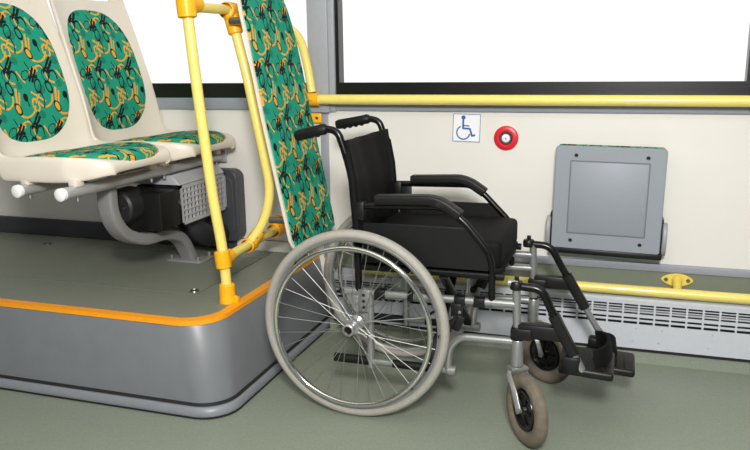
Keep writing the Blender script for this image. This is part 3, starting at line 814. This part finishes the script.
def rear_wheel(y, out):
    c = V(-0.773, y, 0.307)
    rim = MB().torus(c, (0, 1, 0), 0.274, [(-0.004, -0.006), (-0.001, -0.010), (0.006, -0.0125), (0.009, -0.010), (0.009, 0.010), (0.006, 0.0125), (-0.001, 0.010), (-0.004, 0.006)], 96).build('rear_wheel', 'rim', wc, smooth=50)
    lab(MB().torus(c, (0, 1, 0), 0.2925, [(0.0155 * math.cos(a) * (0.95), 0.0185 * math.sin(a)) for a in [2 * PI * k / 16 for k in range(16)]], 96).build('tyre', 'tyre', rim, smooth=60), 'light grey tyre')
    yr = y + out * 0.033
    hrim = lab(MB().torus((c.x, yr, c.z), (0, 1, 0), 0.255, circ(0.0082, 14), 96).build('hand_rim', 'chrome', rim, smooth=60), 'chrome hand rim')
    for k in range(6):
        a = 2 * PI * (k + 0.25) / 6
        p0 = V(c.x + 0.268 * math.cos(a), y + out * 0.006, c.z + 0.268 * math.sin(a)); p1 = V(c.x + 0.257 * math.cos(a), yr, c.z + 0.257 * math.sin(a))
        MB().cyl(p0, p1, 0.004, 8).build('rim_tab', 'black', rim)
    h = MB().lathe([(0, -0.036), (0.013, -0.036), (0.0135, -0.030), (0.013, -0.026), (0.024, -0.025), (0.025, -0.021), (0.020, -0.017), (0.015, -0.013), (0.014, 0.013), (0.020, 0.017), (0.025, 0.021), (0.024, 0.025), (0.016, 0.028), (0.0, 0.028)], c, (0, -out, 0), 28)
    h.build('hub', 'rim', rim)
    MB().lathe([(0.0075, 0.0355), (0.0115, 0.0355), (0.017, 0.038), (0.0195, 0.045), (0.0195, 0.055), (0.016, 0.058), (0.0135, 0.058), (0.0125, 0.050), (0.0, 0.050)], c, (0, out, 0), 24).build('axle_cap', 'rim', rim)
    MB().lathe([(0.0, 0.052), (0.0125, 0.051)], c, (0, out, 0), 16).build('axle_button', 'black', rim)
    NS = 32
    for k in range(NS):
        side = 1 if k % 2 == 0 else -1
        a = 2 * PI * k / NS; da = (0.62 if (k // 2) % 2 == 0 else -0.62)
        ah = a + da
        p0 = V(c.x + 0.0225 * math.cos(ah), y + side * 0.022, c.z + 0.0225 * math.sin(ah))
        p1 = V(c.x + 0.267 * math.cos(a), y + side * 0.002, c.z + 0.267 * math.sin(a))
        MB().cyl(p0, p1, 0.00125, 6).build('spoke', 'steel', rim)
    return rim
rear_wheel(2.100, -1); rear_wheel(2.612, 1)

def side_frame(y):
    s = sgn(y)
    # silver side frame
    f = MB()
    f.tube([(-0.82, y, 0.400), (-0.278, y, 0.404)], 0.0125, 16)
    f.tube([(-0.276, y, 0.492 if s > 0 else 0.462), (-0.272, y, 0.36), (-0.268, y, 0.27)], 0.0125, 16)
    f.tube([(-0.27, y, 0.287), (-0.445, y, 0.285), (-0.478, y, 0.245), (-0.482, y, 0.165)], 0.0125, 16, fil=0.06)
    f.tube([(-0.735, y, 0.408), (-0.735, y, 0.150)], 0.0125, 16)
    f.tube([(-0.462, y, 0.170), (-0.74, y, 0.170)], 0.011, 16)
    f.tube([(-0.300, y, 0.470), (-0.272, y, 0.470)], 0.012, 14) if s < 0 else f.tube([(-0.36, y, 0.452), (-0.276, y, 0.452)], 0.0125, 14)
    fo_ = f.build('side_frame', 'silver', wc)
    # joint sleeves and black sections
    MB().cyl((-0.455, y, 0.170), (-0.482, y, 0.170), 0.016, 16, 0.002).build('joint_sleeve', 'silver', fo_)
    MB().tube([(-0.53, y, 0.170), (-0.66, y, 0.170)], 0.0135, 14).build('black_sleeve', 'rubber', fo_)
    MB().tube([(-0.74, y, 0.170), (-0.86, y, 0.170)], 0.0145, 14).build('tipping_bar', 'rubber', fo_)
    for x in (-0.445, -0.385, -0.70, -0.60):
        MB().box((x, y, 0.402), (0.034 if x != -0.60 else 0.018, 0.034, 0.030), 0.004).build('tube_clamp', 'plastic', fo_)
    # axle plate
    ap = MB().box((-0.752, y - s * 0.0, 0.375), (0.040, 0.030, 0.075), 0.004).box((-0.79, y, 0.375), (0.04, 0.024, 0.032), 0.003).tube([(-0.773, y - s * 0.0, 0.307), (-0.773, y + s * 0.032, 0.307)], 0.012, 14).box((-0.755, y, 0.31), (0.05, 0.022, 0.05), 0.004).build('axle_plate', 'silver', wc)
    for dz in (-0.02, 0.0, 0.02):
        MB().cyl((-0.752, y + s * 0.0155, 0.375 + dz), (-0.752, y + s * 0.012, 0.375 + dz), 0.0055, 10).build('hole', 'dark', ap)
    # head tube of the caster
    ht = MB().lathe([(0, 0), (0.0175, 0), (0.019, 0.002), (0.019, 0.080), (0.0175, 0.083), (0.0, 0.083)], (-0.268, y, 0.212), (0, 0, 1), 20).build('head_tube', 'silver', wc)
    MB().lathe([(0.0, 0.006), (0.010, 0.005), (0.0165, 0.0), (0.0175, -0.004)], (-0.268, y, 0.296), (0, 0, 1), 18).build('dust_cap', 'black', ht)
    # back post with push handle
    pz = 0.905
    bp = [(-0.955, y, pz - 0.006), (-0.875, y, pz + 0.012), (-0.832, y, pz + 0.004), (-0.808, y, 0.84), (-0.787, y, 0.76), (-0.776, y, 0.62), (-0.772, y, 0.40)]
    post = MB().tube(bp, 0.0115, 16, fil=0.045).build('back_post', 'black', wc)
    gx_ = -0.972 if s < 0 else -0.995
    g = MB().tube([(gx_, y, pz - 0.013), (gx_ + 0.01, y, pz - 0.011), (-0.90, y, pz + 0.005), (-0.875, y, pz + 0.010), (-0.868, y, pz + 0.0115)], [0.0145, 0.0175, 0.0165, 0.0175, 0.013], 16)
    for k in range(4):
        x = -0.965 + 0.022 * k; g.sphere((x, y, pz - 0.022 + 0.0042 * k), 0.0085, 8, (1.1, 1, 0.8))
    g.build('hand_grip', 'rubber', post)
    # armrest
    ya = y - s * 0.0
    at = [(-0.776, ya, 0.680), (-0.70, ya, 0.682), (-0.50, ya, 0.690), (-0.44, ya, 0.652), (-0.362, ya, 0.560), (-0.350, ya, 0.52), (-0.348, ya, 0.395)]
    if s > 0: at = [(-0.776, ya, 0.684), (-0.70, ya, 0.686), (-0.50, ya, 0.690), (-0.455, ya, 0.665), (-0.362, ya, 0.570), (-0.350, ya, 0.53), (-0.348, ya, 0.395)]
    arm = MB().tube(at, 0.0105, 14, fil=0.04).build('armrest', 'black', wc)
    xa0 = -0.712
    pd = fillet([V(xa0, ya, 0.702), V(-0.516, ya, 0.710), V(-0.447, ya, 0.664)], 0.05)
    pm = MB().tube(pd, 0.02, sq=(0.046, 0.030)).build('arm_pad', 'rubber', arm, bevel=0.004)
    MB().box((-0.762, ya, 0.665), (0.03, 0.03, 0.055), 0.005).cyl((-0.758, ya - 0.02, 0.645), (-0.758, ya + 0.02, 0.645), 0.006, 10).build('arm_bracket', 'plastic', arm)
    if s > 0:
        MB().bx(-0.757, -0.712, ya - 0.004, ya + 0.004, 0.58, 0.685, 0.002).build('arm_plate', 'plastic', arm)
    # clothes guard
    zt = 0.628
    gp = [(-0.755, ya, 0.50), (-0.755, ya, zt), (-0.425, ya, zt), (-0.36, ya, 0.555), (-0.352, ya, 0.50)]
    MB().prism([(p[0], p[1] - 0.003, p[2]) for p in gp] , (0, 0.006, 0)).build('clothes_guard', 'plastic', wc, bevel=0.002)
    # brake
    br = MB().box((-0.452, y + s * 0.014, 0.372), (0.034, 0.022, 0.05), 0.005).tube([(-0.452, y + s * 0.02, 0.36), (-0.475, y + s * 0.03, 0.315), (-0.490, y + s * 0.05, 0.30)], 0.009, 10, fil=0.02).cyl((-0.488, y + s * 0.02, 0.30), (-0.488, y + s * 0.062, 0.30), 0.012, 14, 0.002).box((-0.447, y + s * 0.018, 0.335), (0.028, 0.016, 0.05), 0.004, Matrix.Rotation(0.4, 3, 'Y')).build('brake', 'plastic', wc)
    for (x, z) in ((-0.441, 0.372), (-0.462, 0.352)):
        MB().lathe([(0, 0.004), (0.0045, 0.003), (0.0055, 0)], (x, y + s * 0.025, z), (0, s, 0), 10).build('brake_bolt', 'steel', br)
side_frame(YN); side_frame(YF)

# seat, back
def seat_block():
    mb = MB(); n = 14; R = []
    xs = [-0.765 + (0.765 - 0.302) * i / n for i in range(n + 1)]
    mb.box((-0.547, 2.356, 0.543), (0.441, 0.372, 0.088), 0.018, None, 4)
    return mb.build('seat_cushion', 'fabric', wc)
sc2 = seat_block()
for dx in (-0.05, 0.08): pass
MB().bx(-0.77, -0.325, 2.172, 2.54, 0.478, 0.506, 0.006).build('seat_sling', 'fabric', wc)
# seat rails under the sling and cross brace
for y in (YN + 0.012, YF - 0.012): MB().tube([(-0.77, y, 0.482), (-0.315, y, 0.482)], 0.012, 14).build('seat_rail', 'black', wc)
for (ya, yb, x) in ((YN, YF, -0.53), (YF, YN, -0.50)):
    MB().tube([(x, ya, 0.17), (x, ya + (0.012 if ya < yb else -0.012), 0.20), (x, yb - (0.012 if ya < yb else -0.012), 0.47)], 0.012, sq=(0.028, 0.016)).build('cross_brace', 'black', wc)
bkm = MB(); nz2, ny2 = 16, 12; G = []
for i in range(nz2 + 1):
    z = 0.545 + (0.880 - 0.545) * i / nz2
    xb = lerp_tab(z, [0.54, 0.62, 0.76, 0.84, 0.87], [-0.774, -0.776, -0.787, -0.803, -0.81])
    row = []
    for j in range(ny2 + 1):
        v = -1 + 2 * j / ny2
        row.append(bkm.bm.verts.new((xb - 0.022 * (1 - v * v) + 0.003 * math.sin(9 * v + 7 * z), (YN + YF) / 2 + v * (YF - YN) / 2, z - 0.006 * (1 - v * v) * (i / nz2))))
    G.append(row)
for i in range(nz2):
    for j in range(ny2): bkm.bm.faces.new((G[i][j], G[i][j + 1], G[i + 1][j + 1], G[i + 1][j]))
bko = bkm.build('backrest', 'fabric', wc, smooth=80)
bko.modifiers.new('solid', 'SOLIDIFY').thickness = 0.010
for y in (YN, YF):
    MB().tube([(-0.803, y, 0.842), (-0.787, y, 0.76), (-0.776, y, 0.62), (-0.775, y, 0.555)], 0.0135, 14).build('back_sleeve', 'fabric', bko)

# casters
def caster(y, dirv, trail, off=None):
    d = Vector(dirv).normalized(); o2 = Vector(off).normalized() if off else d; ax = V(d.y, -d.x, 0)
    if ax.y > 0: ax = -ax
    stem = V(-0.268, y, 0.212); R = 0.109
    c = V(stem.x + o2.x * trail, stem.y + o2.y * trail, R)
    fk = MB()
    fk.box((stem.x + d.x * 0.004, stem.y + d.y * 0.004, 0.206), (0.040, 0.056, 0.010), 0.003, Matrix.Rotation(math.atan2(ax.y, ax.x) - PI / 2, 3, 'Z'))
    for s in (-1, 1):
        o = ax * s
        fk.tube([stem + o * 0.018 + V(0, 0, -0.006), stem + o * 0.030 + V(0, 0, -0.022) + d * 0.006, c + o * 0.027 + d * (-trail * 0.35) + V(0, 0, 0.055), c + o * 0.027], 0.006, fil=0.02, sq=(0.016, 0.008))
        fk.cyl(c + o * 0.020, c + o * 0.033, 0.009, 12, 0.001)
    fork = fk.build('caster_fork', 'silver', wc)
    wh = lab(MB().torus(c, ax, R - 0.024, [(0.024 * math.cos(a), 0.0195 * math.sin(a)) for a in [2 * PI * k / 20 for k in range(20)]], 56).build('caster_wheel', 'ctyre', wc, smooth=60), 'worn grey-brown caster tyre')
    gr = MB()
    for h in (-0.011, -0.0055, 0.0, 0.0055, 0.011):
        rr = R - 0.024 + 0.024 * math.sqrt(max(0, 1 - (h / 0.0195) ** 2)) + 0.0004
        gr.lathe([(rr, h - 0.0008), (rr + 0.0012, h), (rr, h + 0.0008)], c, ax, 56)
    gr.build('tread_rib', 'ctyre', wh)
    hubm = MB().lathe([(0.0, -0.014), (0.014, -0.016), (0.018, -0.009), (0.042, -0.007), (0.050, -0.014), (0.060, -0.014), (0.063, -0.008), (0.063, 0.008), (0.060, 0.014), (0.050, 0.014), (0.042, 0.007), (0.018, 0.009), (0.014, 0.016), (0.0, 0.014)], c, ax, 36)
    hubm.build('caster_hub', 'black', wh)
    for s in (-1, 1):
        for k in range(5):
            a = 2 * PI * k / 5; u = V(0, 0, 1); w = d
            p0 = c + ax * s * 0.009 + (u * math.sin(a) + w * math.cos(a)) * 0.015; p1 = c + ax * s * 0.010 + (u * math.sin(a) + w * math.cos(a)) * 0.053
            MB().tube([p0, p1], 0.004, 8).build('hub_rib', 'black', wh)
caster(YN, (0.58, -0.81, 0), 0.090, (0.47, -0.88, 0))
caster(YF, (0.86, -0.51, 0), 0.060)

# foot rests
def footrest(y, dx, z0, knee, mid, low, plate_z, plate_x):
    s = sgn(y)
    hng = MB().tube([(-0.285 + dx, y, z0), (-0.20 + dx, y, z0 - 0.004), (knee[0], y, knee[1]), (mid[0], y - s * 0.0, mid[1])], 0.0125, 16, fil=0.05)
    ho = hng.build('footrest_hanger', 'black', wc)
    MB().lathe([(0.0, -0.012), (0.019, -0.012), (0.020, -0.006), (0.020, 0.006), (0.017, 0.012), (0.007, 0.014), (0.007, 0.026), (0, 0.027)], (-0.276 + dx, y, z0 + 0.002), (0, 0, 1), 18).build('pivot_cap', 'plastic', ho)
    # latch block
    z1 = z0 - 0.125 if s < 0 else z0 - 0.12
    MB().bx(-0.268, -0.135, y - 0.016, y + 0.016, z1 - 0.034, z1 + 0.010, 0.006).bx(-0.288, -0.225, y - 0.022, y + 0.022, z1 - 0.038, z1 - 0.002, 0.005).build('latch_block', 'plastic', ho)
    # sleeve and silver extension
    d = V(low[0] - mid[0], 0, low[1] - mid[1]).normalized()
    a = V(mid[0], y, mid[1])
    MB().tube([a - d * 0.085, a + d * 0.045], 0.02, sq=(0.036, 0.032)).build('sleeve', 'plastic', ho)
    l = V(low[0], y, low[1])
    ex = lab(MB().tube([a, l], 0.0108, 14).build('extension_tube', 'silver', wc), 'silver extension tube')
    MB().lathe([(0.013, -0.03), (0.0135, 0.0), (0.012, 0.012), (0, 0.014)], l, d, 14).build('tube_end', 'silver', ex)
    return l
l1 = footrest(YN, 0.0, 0.462, (-0.175, 0.40), (-0.125, 0.305), (-0.082, 0.225), 0, 0)
l2 = footrest(YF, -0.015, 0.492, (-0.185, 0.43), (-0.115, 0.315), (-0.030, 0.175), 0, 0)
def footplate(y, x0, x1, z, tilt, inward, lh, lx):
    ya, yb = (y - 0.012, y + 0.176 * inward)
    lo, hi = min(ya, yb), max(ya, yb)
    rot = Matrix.Rotation(tilt, 3, 'Y')
    cx = (x0 + x1) / 2; cy = (lo + hi) / 2
    p = MB().box((cx, cy, z), (x1 - x0, hi - lo, 0.026), 0.009, rot, 3)
    for k in range(5):
        p.box(V(cx, cy, z) + rot @ V(-0.05 + 0.025 * k, 0, 0.0142), (0.008, (hi - lo) * 0.8, 0.004), 0.0015, rot)
    po = p.build('footplate', 'plastic', wc)
    MB().box((x0 + 0.035, y + inward * 0.004, z + 0.022), (0.055, 0.042, 0.055), 0.010, rot).build('plate_hinge', 'plastic', po)
    hl = []
    for k in range(17):
        a = PI * k / 16
        hl.append(V(lx + 0.042 * math.sin(a), cy + ((hi - lo) / 2 - 0.012) * math.cos(a), z + 0.018 + lh / 2 + 0.008 * math.sin(a)))
    MB().tube(hl, 0.02, sq=(0.012, lh) if False else (lh, 0.012) if False else (0.012, lh)).build('heel_loop', 'fabric', po)
    return po
footplate(YN, -0.146, 0.012, 0.212, 0.06, 1, 0.056, -0.045)
footplate(YF, -0.085, 0.078, 0.128, 0.06, -1, 0.055, -0.03)

# ------------------------------------------------------------------ added overhead fill and light
def area(name, loc, rot, sx, sy, power, col=(1, 1, 1)):
    d = bpy.data.lights.new(name, 'AREA'); d.shape = 'RECTANGLE'; d.size = sx; d.size_y = sy; d.energy = power; d.color = col
    o = bpy.data.objects.new(name, d); COL.objects.link(o); o.location = loc; o.rotation_euler = rot; return o
area('overhead_fill_light', (-0.6, 1.1, 2.22), (0, 0, 0), 4.5, 0.25, 10, (1, 0.97, 0.92))  # unseen overhead lights, added as weak warm fill
area('overhead_fill_light', (-0.6, 2.1, 2.22), (0, 0, 0), 4.5, 0.2, 4, (1, 0.97, 0.92))
# photographer's bounced flash, high and right of the camera
fl_ = area('photo_flash', (0.15, -0.3, 1.85), (0, 0, 0), 0.4, 0.4, 98, (1, 0.98, 0.95))
fl_.rotation_euler = (V(-1.0, 2.5, 0.5) - fl_.location).to_track_quat('-Z', 'Y').to_euler()

w = bpy.data.worlds.new('world'); S.world = w; w.use_nodes = True
bg = w.node_tree.nodes['Background']; bg.inputs['Color'].default_value = (1, 1, 1, 1); bg.inputs['Strength'].default_value = 1.1
S.view_settings.view_transform = 'Standard'; S.view_settings.look = 'None'; S.view_settings.gamma = 1.0
S.view_settings.exposure = 0.0; S.view_settings.use_curve_mapping = False
